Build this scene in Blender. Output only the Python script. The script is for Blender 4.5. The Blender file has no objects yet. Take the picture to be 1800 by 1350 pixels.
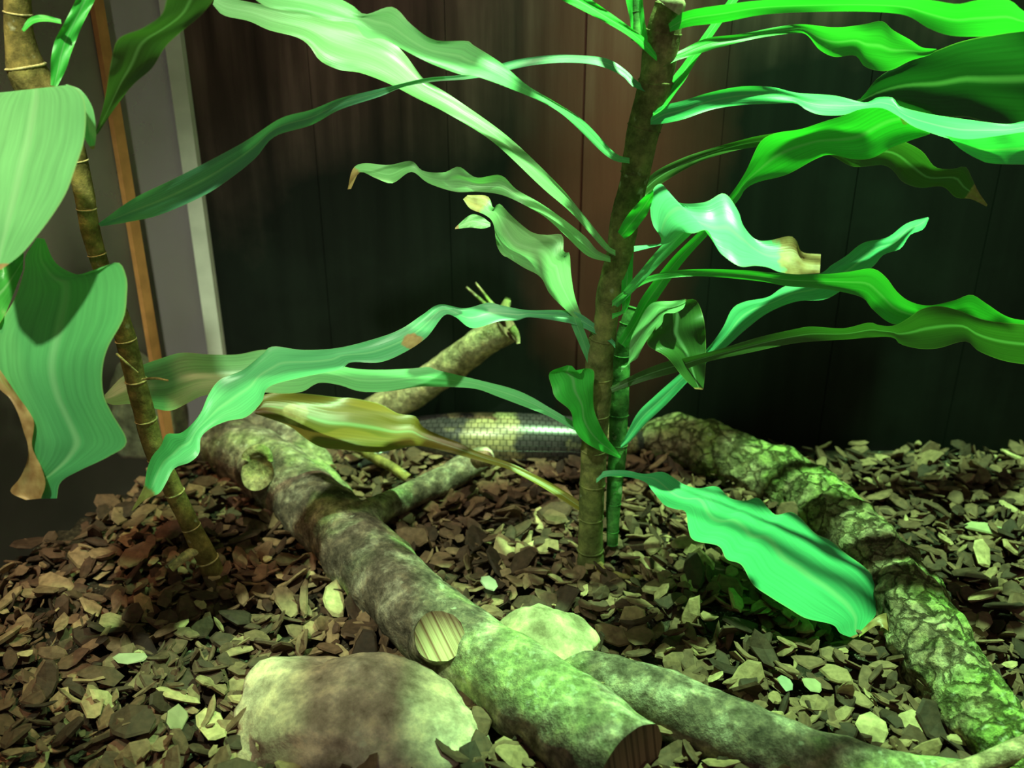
import bpy, bmesh, math, random
import numpy as np
from mathutils import Vector, Matrix, noise

random.seed(7)
rng = np.random.default_rng(11)
R = math.radians
scene = bpy.context.scene
COL = scene.collection

# ---------------------------------------------------------------- camera
H = 0.46
PITCH = R(25)
F = 1750.0
cd = bpy.data.cameras.new('camera'); cam = bpy.data.objects.new('camera', cd); COL.objects.link(cam)
cam.location = (0, 0, H); cam.rotation_euler = (math.pi/2 - PITCH, 0, 0)
cd.sensor_width = 36; cd.lens = 36*F/1800; cd.clip_start = 0.01; cd.clip_end = 50
cd.dof.use_dof = True; cd.dof.focus_distance = 0.66; cd.dof.aperture_fstop = 6.5
scene.camera = cam

# ---------------------------------------------------------------- world, lamps, exposure
w = bpy.data.worlds.new('world'); scene.world = w; w.use_nodes = True
w.node_tree.nodes['Background'].inputs[0].default_value = (1.0, 0.84, 0.70, 1)
w.node_tree.nodes['Background'].inputs[1].default_value = 0.13
scene.view_settings.view_transform = 'Standard'; scene.view_settings.look = 'None'
scene.view_settings.gamma = 1; scene.view_settings.exposure = 0.3
scene.view_settings.use_curve_mapping = False

def spot(name, loc, target, power, color, size=60, blend=0.5, radius=0.02):
    ld = bpy.data.lights.new(name, 'SPOT'); o = bpy.data.objects.new(name, ld); COL.objects.link(o)
    ld.energy = power; ld.color = color; ld.spot_size = R(size); ld.spot_blend = blend; ld.shadow_soft_size = radius
    o.location = loc
    o.rotation_euler = (Vector(target)-Vector(loc)).to_track_quat('-Z', 'Y').to_euler()
    return o
spot('green_grow_lamp', (0.27, 0.67, 1.16), (0.20, 0.60, 0.1), 125, (0.42, 1.0, 0.40), 54, 0.75, 0.014)
spot('white_lamp', (-0.28, 0.18, 1.02), (-0.20, 0.56, 0.32), 34, (0.76, 1.0, 0.62), 34, 0.8, 0.02)
spot('warm_lamp', (-0.37, 0.50, 1.0), (-0.37, 0.58, 0.0), 10, (1.0, 0.55, 0.30), 36, 0.8, 0.03)
spot('back_lamp', (0.02, 0.66, 1.2), (-0.06, 0.84, 0.0), 18, (1.0, 0.92, 0.66), 30, 0.8, 0.02)

# ---------------------------------------------------------------- geometry helpers
cP, sP = math.cos(PITCH), math.sin(PITCH)
def P(px, py, d):
    """world point seen at a pixel, at depth d along the view axis"""
    x = (px-900)/F; k = (675-py)/F
    return Vector((d*x, d*(cP + sP*k), H + d*(-sP + cP*k)))
def G(px, py, z=0.0):
    """world point seen at a pixel, lying at height z"""
    k = (675-py)/F
    d = (z-H)/(-sP + cP*k)
    return P(px, py, d)
def depth_of(p): return (Vector(p)-Vector((0,0,H))).dot(Vector((0,cP,-sP)))

def catmull(pts, n):
    """resample a polyline of tuples evenly by arc length with smooth interpolation"""
    pts = [np.array(p, float) for p in pts]
    if len(pts) == 2: pts = [pts[0], (pts[0]+pts[1])/2, pts[1]]
    ext = [2*pts[0]-pts[1]] + pts + [2*pts[-1]-pts[-2]]
    out = []
    for i in range(1, len(ext)-2):
        p0, p1, p2, p3 = ext[i-1:i+3]
        for s in range(8):
            t = s/8
            out.append(0.5*((2*p1)+(-p0+p2)*t+(2*p0-5*p1+4*p2-p3)*t*t+(-p0+3*p1-3*p2+p3)*t**3))
    out.append(pts[-1])
    out = np.array(out)
    seg = np.linalg.norm(np.diff(out[:, :2], axis=0), axis=1) if out.shape[1] == 2 else np.linalg.norm(np.diff(out[:, :3], axis=0), axis=1)
    s = np.concatenate([[0], np.cumsum(seg)]); s /= s[-1]
    q = np.linspace(0, 1, n)
    return np.stack([np.interp(q, s, out[:, k]) for k in range(out.shape[1])], axis=1)

def tag(o, label=None, cat=None, group=None, kind=None):
    if label: o['label'] = label
    if cat: o['category'] = cat
    if group: o['group'] = group
    if kind: o['kind'] = kind
    return o
def empty(name, loc):
    o = bpy.data.objects.new(name, None); o.location = loc; o.empty_display_size = 0.02
    COL.objects.link(o); return o
ROOT = {}
def mesh_obj(name, verts, faces, mat, parent=None, origin=None, smooth=True, uvs=None, cols=None, mats=None, fmat=None):
    """verts in world coordinates; the object sits at its parent's origin or at 'origin'"""
    if parent is not None:
        org = Vector(ROOT.get(parent.name, parent.location))
    else:
        org = Vector(origin) if origin is not None else Vector((0, 0, 0))
    me = bpy.data.meshes.new(name)
    me.from_pydata([(v[0]-org[0], v[1]-org[1], v[2]-org[2]) for v in verts], [], faces)
    if uvs is not None:
        ul = me.uv_layers.new(name='UVMap')
        for l in me.loops: ul.data[l.index].uv = uvs[l.vertex_index]
    if cols is not None:
        for nm, data in cols.items():
            ca = me.color_attributes.new(nm, 'FLOAT_COLOR', 'POINT')
            ca.data.foreach_set('color', np.array(data, dtype=np.float32).ravel())
    for m in (mats or [mat]): me.materials.append(m)
    if fmat is not None:
        for p, k in zip(me.polygons, fmat): p.material_index = k
    if smooth:
        for p in me.polygons: p.use_smooth = True
    me.update()
    o = bpy.data.objects.new(name, me); COL.objects.link(o)
    if parent is not None:
        o.parent = parent
    else:
        o.location = org
    ROOT[o.name] = tuple(org)
    return o

# ---------------------------------------------------------------- materials
def newmat(name):
    m = bpy.data.materials.new(name); m.use_nodes = True
    nt = m.node_tree; b = nt.nodes['Principled BSDF']; return m, nt, b
def node(nt, t, **kw):
    n = nt.nodes.new(t)
    for k, v in kw.items():
        if k.startswith('i_'): n.inputs[k[2:].replace('_', ' ')].default_value = v
        else: setattr(n, k, v)
    return n
def ramp(nt, src, stops):
    r = nt.nodes.new('ShaderNodeValToRGB'); e = r.color_ramp.elements
    while len(e) < len(stops): e.new(0.5)
    for k, (p, c) in enumerate(stops):
        e[k].position = p; e[k].color = (*c, 1) if len(c) == 3 else c
    nt.links.new(src, r.inputs[0]); return r
def mixc(nt, fac, a, b, mode='MIX'):
    m = nt.nodes.new('ShaderNodeMix'); m.data_type = 'RGBA'; m.blend_type = mode
    for s, v in ((m.inputs[0], fac), (m.inputs[6], a), (m.inputs[7], b)):
        if hasattr(v, 'is_output') or hasattr(v, 'links'): nt.links.new(v, s)
        else: s.default_value = v if isinstance(v, float) else (*v, 1)
    return m.outputs[2]
def mth(nt, op, a, b=None):
    m = nt.nodes.new('ShaderNodeMath'); m.operation = op
    for s, v in ((m.inputs[0], a), (m.inputs[1], b)):
        if v is None: continue
        if hasattr(v, 'links'): nt.links.new(v, s)
        else: s.default_value = v
    return m.outputs[0]
def bump(nt, b, h, strength, dist):
    n = node(nt, 'ShaderNodeBump', i_Strength=strength, i_Distance=dist)
    nt.links.new(h, n.inputs['Height']); nt.links.new(n.outputs[0], b.inputs['Normal'])
    return n

def leaf_material():
    m, nt, b = newmat('leaf_blade'); L = nt.links
    uv = node(nt, 'ShaderNodeUVMap', uv_map='UVMap')
    sep = node(nt, 'ShaderNodeSeparateXYZ'); L.new(uv.outputs[0], sep.inputs[0])
    tint = node(nt, 'ShaderNodeVertexColor', layer_name='tint'); dry = node(nt, 'ShaderNodeVertexColor', layer_name='dry')
    mp = node(nt, 'ShaderNodeMapping'); mp.inputs['Scale'].default_value = (26, 1.6, 1); L.new(uv.outputs[0], mp.inputs[0])
    ns = node(nt, 'ShaderNodeTexNoise', i_Scale=1.0, i_Detail=3.0); L.new(mp.outputs[0], ns.inputs['Vector'])
    streak = ramp(nt, ns.outputs[0], [(0.3, (0.86, 0.86, 0.86)), (0.7, (1.12, 1.12, 1.12))])
    c = mixc(nt, 1.0, tint.outputs[0], streak.outputs[0], 'MULTIPLY')
    # pale midrib
    mid = mth(nt, 'ABSOLUTE', mth(nt, 'SUBTRACT', sep.outputs[0], 0.5))
    rib = ramp(nt, mid, [(0.012, (1, 1, 1)), (0.055, (0, 0, 0))])
    c = mixc(nt, mth(nt, 'MULTIPLY', rib.outputs[0], 0.38), c, (0.42, 0.72, 0.40))
    # thin pale margin
    edge = ramp(nt, mid, [(0.482, (0, 0, 0)), (0.497, (1, 1, 1))])
    c = mixc(nt, mth(nt, 'MULTIPLY', edge.outputs[0], 0.35), c, (0.5, 0.62, 0.2))
    # dry, brown ends with a ragged limit
    geo = node(nt, 'ShaderNodeNewGeometry')
    n2 = node(nt, 'ShaderNodeTexNoise', i_Scale=140.0, i_Detail=4.0); L.new(geo.outputs['Position'], n2.inputs['Vector'])
    dsum = mth(nt, 'ADD', dry.outputs[0], mth(nt, 'MULTIPLY', mth(nt, 'SUBTRACT', n2.outputs[0], 0.5), 0.5))
    df = ramp(nt, dsum, [(0.42, (0, 0, 0)), (0.55, (1, 1, 1))])
    dc = ramp(nt, n2.outputs[0], [(0.3, (0.30, 0.15, 0.06)), (0.7, (0.56, 0.36, 0.17))])
    c = mixc(nt, df.outputs[0], c, dc.outputs[0])
    L.new(c, b.inputs['Base Color'])
    b.inputs['Roughness'].default_value = 0.36
    b.inputs['Specular IOR Level'].default_value = 0.55
    bump(nt, b, ns.outputs[0], 0.25, 0.0006)
    tr = node(nt, 'ShaderNodeBsdfTranslucent')
    tc = mixc(nt, 1.0, c, (0.75, 1.25, 0.45), 'MULTIPLY'); L.new(tc, tr.inputs[0])
    mx = node(nt, 'ShaderNodeMixShader'); mx.inputs[0].default_value = 0.36
    out = nt.nodes['Material Output']
    L.new(b.outputs[0], mx.inputs[1]); L.new(tr.outputs[0], mx.inputs[2]); L.new(mx.outputs[0], out.inputs[0])
    return m
LEAF = leaf_material()

def bark_material(name, stops, scale=40, moss=0.0, bumpd=0.004, crack=False, mosscol=(0.20, 0.30, 0.07)):
    m, nt, b = newmat(name); L = nt.links
    geo = node(nt, 'ShaderNodeTexCoord')
    n1 = node(nt, 'ShaderNodeTexNoise', i_Scale=float(scale), i_Detail=8.0, i_Roughness=0.65); L.new(geo.outputs['Object'], n1.inputs['Vector'])
    n2 = node(nt, 'ShaderNodeTexNoise', i_Scale=float(scale)*0.35, i_Detail=5.0); L.new(geo.outputs['Object'], n2.inputs['Vector'])
    c = ramp(nt, n1.outputs[0], stops).outputs[0]
    if moss:
        mf = ramp(nt, n2.outputs[0], [(0.62-moss*0.3, (0, 0, 0)), (0.72-moss*0.2, (1, 1, 1))])
        c = mixc(nt, mth(nt, 'MULTIPLY', mf.outputs[0], 0.8), c, mosscol)
    n4 = node(nt, 'ShaderNodeTexNoise', i_Scale=float(scale)*3.4, i_Detail=5.0, i_Roughness=0.7); L.new(geo.outputs['Object'], n4.inputs['Vector'])
    c = mixc(nt, 1.0, c, ramp(nt, n4.outputs[0], [(0.34, (0.5, 0.48, 0.46)), (0.5, (1.05, 1.05, 1.05)), (0.64, (1.8, 1.75, 1.6))]).outputs[0], 'MULTIPLY')
    # pale lichen specks
    n3 = node(nt, 'ShaderNodeTexNoise', i_Scale=float(scale)*5, i_Detail=4.0); L.new(geo.outputs['Object'], n3.inputs['Vector'])
    lf = ramp(nt, mth(nt, 'MULTIPLY', n3.outputs[0], mth(nt, 'ADD', n2.outputs[0], 0.5)), [(0.66, (0, 0, 0)), (0.76, (1, 1, 1))])
    c = mixc(nt, mth(nt, 'MULTIPLY', lf.outputs[0], 0.5), c, (0.55, 0.55, 0.42))
    h = mth(nt, 'ADD', n1.outputs[0], mth(nt, 'MULTIPLY', n4.outputs[0], 0.6))
    if crack:
        v = node(nt, 'ShaderNodeTexVoronoi', feature='DISTANCE_TO_EDGE', i_Scale=float(scale)*1.5)
        mp = node(nt, 'ShaderNodeMixRGB', blend_type='ADD', i_Fac=0.03); L.new(geo.outputs['Object'], mp.inputs[1]); L.new(n1.outputs[1], mp.inputs[2])
        L.new(mp.outputs[0], v.inputs['Vector'])
        ce = ramp(nt, v.outputs[0], [(0.0, (0, 0, 0)), (0.11, (1, 1, 1))])
        c = mixc(nt, 1.0, c, mixc(nt, ce.outputs[0], (0.5, 0.45, 0.4), (1.0, 1.0, 1.0)), 'MULTIPLY')
        h = mth(nt, 'ADD', h, mth(nt, 'MULTIPLY', ce.outputs[0], 0.8))
    L.new(c, b.inputs['Base Color']); b.inputs['Roughness'].default_value = 0.9
    b.inputs['Specular IOR Level'].default_value = 0.15
    bump(nt, b, h, 0.9, bumpd)
    return m
BARK = bark_material('bark', [(0.3, (0.045, 0.035, 0.028)), (0.5, (0.16, 0.125, 0.095)), (0.68, (0.50, 0.45, 0.34))], 38, 0.35, mosscol=(0.30, 0.36, 0.15))
BARK_PALE = bark_material('pale_bark', [(0.3, (0.12, 0.085, 0.05)), (0.5, (0.32, 0.25, 0.15)), (0.7, (0.52, 0.44, 0.27))], 45, 0.3)
BARK_ROUGH = bark_material('rough_bark', [(0.3, (0.07, 0.05, 0.035)), (0.5, (0.24, 0.18, 0.12)), (0.7, (0.46, 0.40, 0.26))], 42, 0.55, 0.006, True)
STEM_BROWN = bark_material('cane_skin', [(0.3, (0.075, 0.085, 0.03)), (0.5, (0.15, 0.15, 0.055)), (0.7, (0.26, 0.21, 0.10))], 22, 0.0, 0.001)
STEM_GREEN = bark_material('green_cane_skin', [(0.3, (0.03, 0.12, 0.03)), (0.5, (0.06, 0.20, 0.05)), (0.7, (0.12, 0.28, 0.08))], 25, 0.0, 0.001)
CANE_TAN = bark_material('tan_cane_skin', [(0.3, (0.09, 0.07, 0.02)), (0.5, (0.20, 0.15, 0.05)), (0.7, (0.34, 0.26, 0.10))], 25, 0.0, 0.002)
NODE_RING = bark_material('pale_node_ring', [(0.3, (0.42, 0.34, 0.15)), (0.7, (0.62, 0.52, 0.27))], 60, 0.0, 0.001)
ROCK = bark_material('rock', [(0.3, (0.24, 0.16, 0.12)), (0.5, (0.38, 0.28, 0.21)), (0.7, (0.50, 0.42, 0.33))], 14, 0.0, 0.003)
ROCK_PALE = bark_material('pale_rock', [(0.3, (0.34, 0.30, 0.18)), (0.7, (0.50, 0.45, 0.28))], 14, 0.0, 0.002)
SOIL = bark_material('soil', [(0.3, (0.012, 0.009, 0.007)), (0.6, (0.05, 0.036, 0.026)), (0.8, (0.12, 0.09, 0.06))], 90, 0.0, 0.004)

def wood_face(name, c1, c2, ang):
    m, nt, b = newmat(name); L = nt.links
    tc = node(nt, 'ShaderNodeTexCoord')
    dt = node(nt, 'ShaderNodeVectorMath', operation='DOT_PRODUCT'); dt.inputs[1].default_value = (math.cos(ang)*330, 0.42*math.sin(ang)*330, 0.9*math.sin(ang)*330)
    L.new(tc.outputs['Object'], dt.inputs[0])
    n = node(nt, 'ShaderNodeTexNoise', noise_dimensions='1D', i_Scale=1.0, i_Detail=3.0); L.new(dt.outputs['Value'], n.inputs['W'])
    r = ramp(nt, n.outputs[0], [(0.36, c1), (0.52, c2)])
    L.new(r.outputs[0], b.inputs['Base Color']); b.inputs['Roughness'].default_value = 0.8
    bump(nt, b, n.outputs[0], 0.5, 0.001)
    return m
SAWN = wood_face('sawn_wood', (0.20, 0.09, 0.05), (0.50, 0.40, 0.22), R(30))
SAWN_BROWN = wood_face('weathered_sawn_wood', (0.12, 0.07, 0.04), (0.30, 0.19, 0.11), R(10))

def chip_material(name, use_attr):
    m, nt, b = newmat(name); L = nt.links
    if use_attr:
        src = node(nt, 'ShaderNodeVertexColor', layer_name='shade').outputs[0]
    else:
        src = node(nt, 'ShaderNodeObjectInfo').outputs['Random']
    if not use_attr:
        src = mth(nt, 'POWER', src, 1.6)
    r = ramp(nt, src, [(0.0, (0.035, 0.018, 0.012)), (0.3, (0.12, 0.06, 0.038)), (0.55, (0.22, 0.125, 0.075)), (0.8, (0.36, 0.235, 0.13)), (1.0, (0.58, 0.44, 0.24))])
    g = node(nt, 'ShaderNodeNewGeometry')
    n = node(nt, 'ShaderNodeTexNoise', i_Scale=220.0, i_Detail=4.0); L.new(g.outputs['Position'], n.inputs['Vector'])
    v = ramp(nt, n.outputs[0], [(0.3, (0.6, 0.6, 0.6)), (0.7, (1.15, 1.15, 1.15))])
    c = mixc(nt, 1.0, r.outputs[0], v.outputs[0], 'MULTIPLY')
    L.new(c, b.inputs['Base Color']); b.inputs['Roughness'].default_value = 0.75; b.inputs['Specular IOR Level'].default_value = 0.3
    bump(nt, b, n.outputs[0], 0.4, 0.0015)
    return m
CHIP = chip_material('bark_chip_loose', False); CHIPS = chip_material('bark_chip_bed', True)

def plain(name, col, rough=0.6, spec=0.4, var=0.25, sc=60):
    m, nt, b = newmat(name); L = nt.links
    tc = node(nt, 'ShaderNodeTexCoord')
    n = node(nt, 'ShaderNodeTexNoise', i_Scale=float(sc), i_Detail=4.0); L.new(tc.outputs['Object'], n.inputs['Vector'])
    a = tuple(x*(1-var) for x in col); c = tuple(min(1, x*(1+var)) for x in col)
    r = ramp(nt, n.outputs[0], [(0.3, a), (0.7, c)]); L.new(r.outputs[0], b.inputs['Base Color'])
    b.inputs['Roughness'].default_value = rough; b.inputs['Specular IOR Level'].default_value = spec
    bump(nt, b, n.outputs[0], 0.3, 0.001)
    return m

def wall_material():
    m, nt, b = newmat('back_board_painted_reflection'); L = nt.links
    g = node(nt, 'ShaderNodeNewGeometry')
    sep = node(nt, 'ShaderNodeSeparateXYZ'); L.new(g.outputs['Position'], sep.inputs[0])
    mp = node(nt, 'ShaderNodeMapping'); mp.inputs['Scale'].default_value = (55, 1, 4); L.new(g.outputs['Position'], mp.inputs[0])
    n = node(nt, 'ShaderNodeTexNoise', i_Scale=1.0, i_Detail=6.0); L.new(mp.outputs[0], n.inputs['Vector'])
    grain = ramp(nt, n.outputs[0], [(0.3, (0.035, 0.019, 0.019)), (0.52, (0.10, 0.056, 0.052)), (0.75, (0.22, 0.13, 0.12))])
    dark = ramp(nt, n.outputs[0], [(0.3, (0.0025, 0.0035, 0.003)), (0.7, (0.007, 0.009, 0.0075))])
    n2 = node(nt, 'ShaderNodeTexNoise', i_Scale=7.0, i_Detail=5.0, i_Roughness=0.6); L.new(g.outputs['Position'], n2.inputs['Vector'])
    dark_blotch = ramp(nt, n2.outputs[0], [(0.5, (0, 0, 0)), (0.75, (1, 1, 1))])
    dk = mixc(nt, mth(nt, 'MULTIPLY', dark_blotch.outputs[0], 0.7), dark.outputs[0], (0.012, 0.018, 0.014))
    # bare wood on the upper left of the board, darker towards the right and the floor
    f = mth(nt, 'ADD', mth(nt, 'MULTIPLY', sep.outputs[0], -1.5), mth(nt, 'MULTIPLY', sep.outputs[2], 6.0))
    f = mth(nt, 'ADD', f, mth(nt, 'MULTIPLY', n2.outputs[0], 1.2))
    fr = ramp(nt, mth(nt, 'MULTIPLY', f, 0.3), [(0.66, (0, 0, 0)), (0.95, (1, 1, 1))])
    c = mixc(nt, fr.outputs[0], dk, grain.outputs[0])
    # brown reflection painted into the colour of the middle boards
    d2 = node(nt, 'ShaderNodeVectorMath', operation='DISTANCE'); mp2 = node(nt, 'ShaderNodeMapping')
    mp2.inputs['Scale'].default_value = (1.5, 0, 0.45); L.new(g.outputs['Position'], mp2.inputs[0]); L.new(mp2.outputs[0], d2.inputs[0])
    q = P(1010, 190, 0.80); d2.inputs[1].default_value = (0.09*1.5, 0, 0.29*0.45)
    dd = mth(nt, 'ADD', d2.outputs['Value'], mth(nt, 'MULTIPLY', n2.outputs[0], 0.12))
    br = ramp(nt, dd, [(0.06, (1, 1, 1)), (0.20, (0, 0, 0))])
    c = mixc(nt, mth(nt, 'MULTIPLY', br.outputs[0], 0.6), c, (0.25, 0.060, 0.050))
    L.new(c, b.inputs['Base Color']); b.inputs['Roughness'].default_value = 0.7; b.inputs['Specular IOR Level'].default_value = 0.2
    bump(nt, b, n.outputs[0], 0.4, 0.003)
    return m
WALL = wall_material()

def glass_material():
    m, nt, b = newmat('hazy_glass'); L = nt.links
    tr = node(nt, 'ShaderNodeBsdfTransparent'); tr.inputs[0].default_value = (0.80, 0.86, 0.82, 1)
    b.inputs['Base Color'].default_value = (0.46, 0.38, 0.34, 1); b.inputs['Roughness'].default_value = 0.35
    g = node(nt, 'ShaderNodeNewGeometry')
    n = node(nt, 'ShaderNodeTexNoise', i_Scale=9.0, i_Detail=5.0); L.new(g.outputs['Position'], n.inputs['Vector'])
    sz = node(nt, 'ShaderNodeSeparateXYZ'); L.new(g.outputs['Position'], sz.inputs[0])
    r = ramp(nt, mth(nt, 'ADD', mth(nt, 'MULTIPLY', n.outputs[0], 0.7), mth(nt, 'MULTIPLY', sz.outputs[2], 1.4)), [(0.5, (0.03, 0.03, 0.03)), (0.9, (0.5, 0.5, 0.5))])  # grey haze mixed into the pane, denser towards the top
    mx = node(nt, 'ShaderNodeMixShader'); L.new(r.outputs[0], mx.inputs[0])
    L.new(tr.outputs[0], mx.inputs[1]); L.new(b.outputs[0], mx.inputs[2]); L.new(mx.outputs[0], nt.nodes['Material Output'].inputs[0])
    return m
GLASS = glass_material()

# ---------------------------------------------------------------- loft helper
def frames(pts):
    pts = [Vector(p) for p in pts]; out = []
    up = Vector((0, 0, 1))
    for i, p in enumerate(pts):
        t = (pts[min(i+1, len(pts)-1)] - pts[max(i-1, 0)]).normalized()
        if i == 0:
            a = t.cross(up)
            if a.length < 0.1: a = t.cross(Vector((1, 0, 0)))
            a.normalize()
        else:
            a = (a - t*a.dot(t)).normalized()
        out.append((p, t, a, a.cross(t)))
    return out
def loft(path, n_len, n_ring, rough=0.0, freq=40.0, squash=1.0, seed=0, ridges=0.0, caps=True):
    """path: (x,y,z,r). returns verts, faces, uvs, ring count"""
    q = catmull(path, n_len)
    fr = frames(q[:, :3]); V = []; Fc = []; UV = []
    for i, (p, t, a, b) in enumerate(fr):
        for j in range(n_ring):
            th = 2*math.pi*j/n_ring
            dr = a*math.cos(th) + b*math.sin(th)*squash
            r = q[i, 3]
            if rough:
                s = p + dr*r
                nz = noise.noise(s*freq + Vector((seed*3.1, 0, 0))) + 0.5*noise.noise(s*freq*2.7)
                r *= 1 + rough*nz
                if ridges:
                    r *= 1 + ridges*abs(noise.noise(Vector((math.cos(th)*4, math.sin(th)*4, i*0.12+seed))))
            V.append(p + dr*r); UV.append((j/n_ring, i/(n_len-1)))
    for i in range(n_len-1):
        for j in range(n_ring):
            k = (j+1) % n_ring
            Fc.append((i*n_ring+j, i*n_ring+k, (i+1)*n_ring+k, (i+1)*n_ring+j))
    if caps:
        for i, rev in ((0, True), (n_len-1, False)):
            V.append(fr[i][0]); UV.append((0.5, i/(n_len-1))); c = len(V)-1
            for j in range(n_ring):
                k = (j+1) % n_ring
                f = (i*n_ring+j, i*n_ring+k, c)
                Fc.append(f[::-1] if not rev else f)
    return V, Fc, UV
def px_path(pts, z=None):
    """(px, py, depth, radius in px) -> (x,y,z,r)"""
    out = []
    for px, py, d, r in pts:
        p = P(px, py, d); out.append((p.x, p.y, p.z, r*d/F))
    return out
def ground_path(pts):
    """(px, py, radius px, extra lift) - log centre resting on the bed"""
    out = []
    for px, py, r, lift in pts:
        d = 0.75
        for _ in range(6):
            p = G(px, py, r*d/F*0.72 + lift); d = depth_of(p)
        out.append((p.x, p.y, p.z, r*d/F))
    return out

# ================================================================ THE SETTING
WL = G(395, 760); WR = Vector((0.75, 0.80, 0))          # feet of the back wall
wdir = (WR-WL).normalized(); wn = Vector((-wdir.y, wdir.x, 0))
if wn.y < 0: wn = -wn
def box_between(a, b, n, thick, z0, z1):
    V = []
    for z in (z0, z1):
        for p in (a, b, b+n*thick, a+n*thick): V.append(Vector((p.x, p.y, z)))
    return V, [(0, 3, 2, 1), (4, 5, 6, 7), (0, 1, 5, 4), (1, 2, 6, 5), (2, 3, 7, 6), (3, 0, 4, 7)]
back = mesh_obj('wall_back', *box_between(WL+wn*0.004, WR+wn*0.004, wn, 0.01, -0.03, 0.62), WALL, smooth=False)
tag(back, kind='structure')
Lw = (WR-WL).length; nb = 9
for i in range(nb):
    a = WL + wdir*(Lw*i/nb + 0.0003); b = WL + wdir*(Lw*(i+1)/nb - 0.0003)
    off = wn*random.uniform(-0.0012, 0.0012)
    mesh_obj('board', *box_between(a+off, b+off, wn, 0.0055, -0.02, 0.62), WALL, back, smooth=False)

SL = G(0, 1000); sdir = (SL-WL).normalized(); SE = WL + sdir*0.8
sn = Vector((sdir.y, -sdir.x, 0))
if sn.x > 0: sn = -sn
g = mesh_obj('wall_left', *box_between(WL, SE, sn, 0.004, -0.03, 0.62), GLASS, smooth=False); tag(g, kind='structure')
SIL = plain('grey_green_sealant', (0.78, 0.74, 0.70), 0.5, 0.4, 0.08)
a = WL + wdir*0.000; t1 = mesh_obj('trim_1', *box_between(WL-wn*0.010+sdir*0.002, WL-wn*0.010+wdir*0.0125, wn, 0.009, -0.01, 0.62), SIL, smooth=False); tag(t1, kind='structure')
OUT = plain('brown_room_wall', (0.10, 0.08, 0.065), 0.8, 0.2, 0.4, 9)
ow = mesh_obj('wall_outside', *box_between(WL+sn*0.10+wn*0.06, SE+sn*0.10, sn, 0.01, -0.9, 0.66), OUT, smooth=False); tag(ow, kind='structure')
ORG = plain('orange_strip', (0.62, 0.27, 0.10), 0.6, 0.3, 0.2)
q0 = G(306, 814) - sn*0.006
t2 = mesh_obj('trim_2', *box_between(q0, q0+sdir*0.010, sn, 0.005, -0.02, 0.62), ORG, smooth=False); tag(t2, kind='structure')  # upright orange strip on the inner face of the pane

# floor: a lumpy bed of dark soil
def hgt(x, y):
    v = 0.006*noise.noise(Vector((x*9, y*9, 1.3))) + 0.003*noise.noise(Vector((x*30, y*30, 5)))
    if x > 0.2: v += 0.006*min(1, (x-0.2)/0.2)
    return v
nx, ny = 150, 90
X0, X1, Y0, Y1 = -0.62, 0.78, 0.30, 0.93
V = []; Fc = []
for j in range(ny):
    for i in range(nx):
        x = X0+(X1-X0)*i/(nx-1); y = Y0+(Y1-Y0)*j/(ny-1)
        # keep inside the tank
        V.append(Vector((x, y, hgt(x, y))))
for j in range(ny-1):
    for i in range(nx-1):
        Fc.append((j*nx+i, j*nx+i+1, (j+1)*nx+i+1, (j+1)*nx+i))
def inside(p, m=0.0):
    q = Vector((p[0], p[1], 0)) - WL
    return q.dot(wn) < -m and q.dot(sn) < -m
Fc = [f for f in Fc if inside(sum((V[k] for k in f), Vector())/4, 0.002)]
floor = mesh_obj('floor', V, Fc, SOIL); tag(floor, kind='structure')

# ---------------------------------------------------------------- bark chips
def chip_shape(r):
    n = r.randint(7, 10); asp = r.uniform(0.42, 0.82) if r.random() < 0.75 else r.uniform(0.16, 0.3); th = r.uniform(0.05, 0.11)
    ring = []
    ph = r.uniform(0, 6.28)
    for i in range(n):
        a = ph + 2*math.pi*(i + r.uniform(-0.3, 0.3))/n; k = r.uniform(0.82, 1.1)
        ring.append((0.5*k*math.cos(a), 0.5*k*asp*math.sin(a)))
    bend = r.uniform(-0.5, 0.5)
    V = []
    for s, z in ((0.88, -th/2), (1.0, 0.0), (0.86, th/2)):
        for x, y in ring:
            V.append((x*s, y*s, z + bend*x*x + r.uniform(-0.02, 0.02)))
    V.append((0, 0, th/2 + 0.02)); F_ = []
    for l in range(2):
        for i in range(n):
            k = (i+1) % n; F_.append((l*n+i, l*n+k, (l+1)*n+k, (l+1)*n+i))
    for i in range(n): F_.append((2*n+i, 2*n+(i+1) % n, 3*n))
    F_.append(tuple(range(n))[::-1])
    return V, F_
shapes = [chip_shape(random) for _ in range(28)]

# places where solid things lie on the bed (filled further down, used to pick the chips in view)
chips = []
tries = 0
while len(chips) < 8800:
    x = random.uniform(-0.56, 0.66); y = random.uniform(0.38, 0.90)
    if not inside((x, y), 0.012): continue
    s = random.uniform(0.010, 0.024) if random.random() < 0.85 else random.uniform(0.024, 0.034)
    lay = random.random()
    z = hgt(x, y) + 0.001 + lay*0.016
    rot = (random.gauss(0, R(24)), random.gauss(0, R(24)), random.uniform(0, 6.283))
    shade = min(1, max(0, random.betavariate(1.3, 2.3)))
    chips.append((x, y, z, s, rot, shade, lay, random.randrange(len(shapes))))
def proj(p):
    v = Vector(p)-Vector((0, 0, H)); d = v.dot(Vector((0, cP, -sP)))
    return 900+F*v.x/d, 675-F*(v.dot(Vector((0, sP, cP))))/d, d

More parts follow.
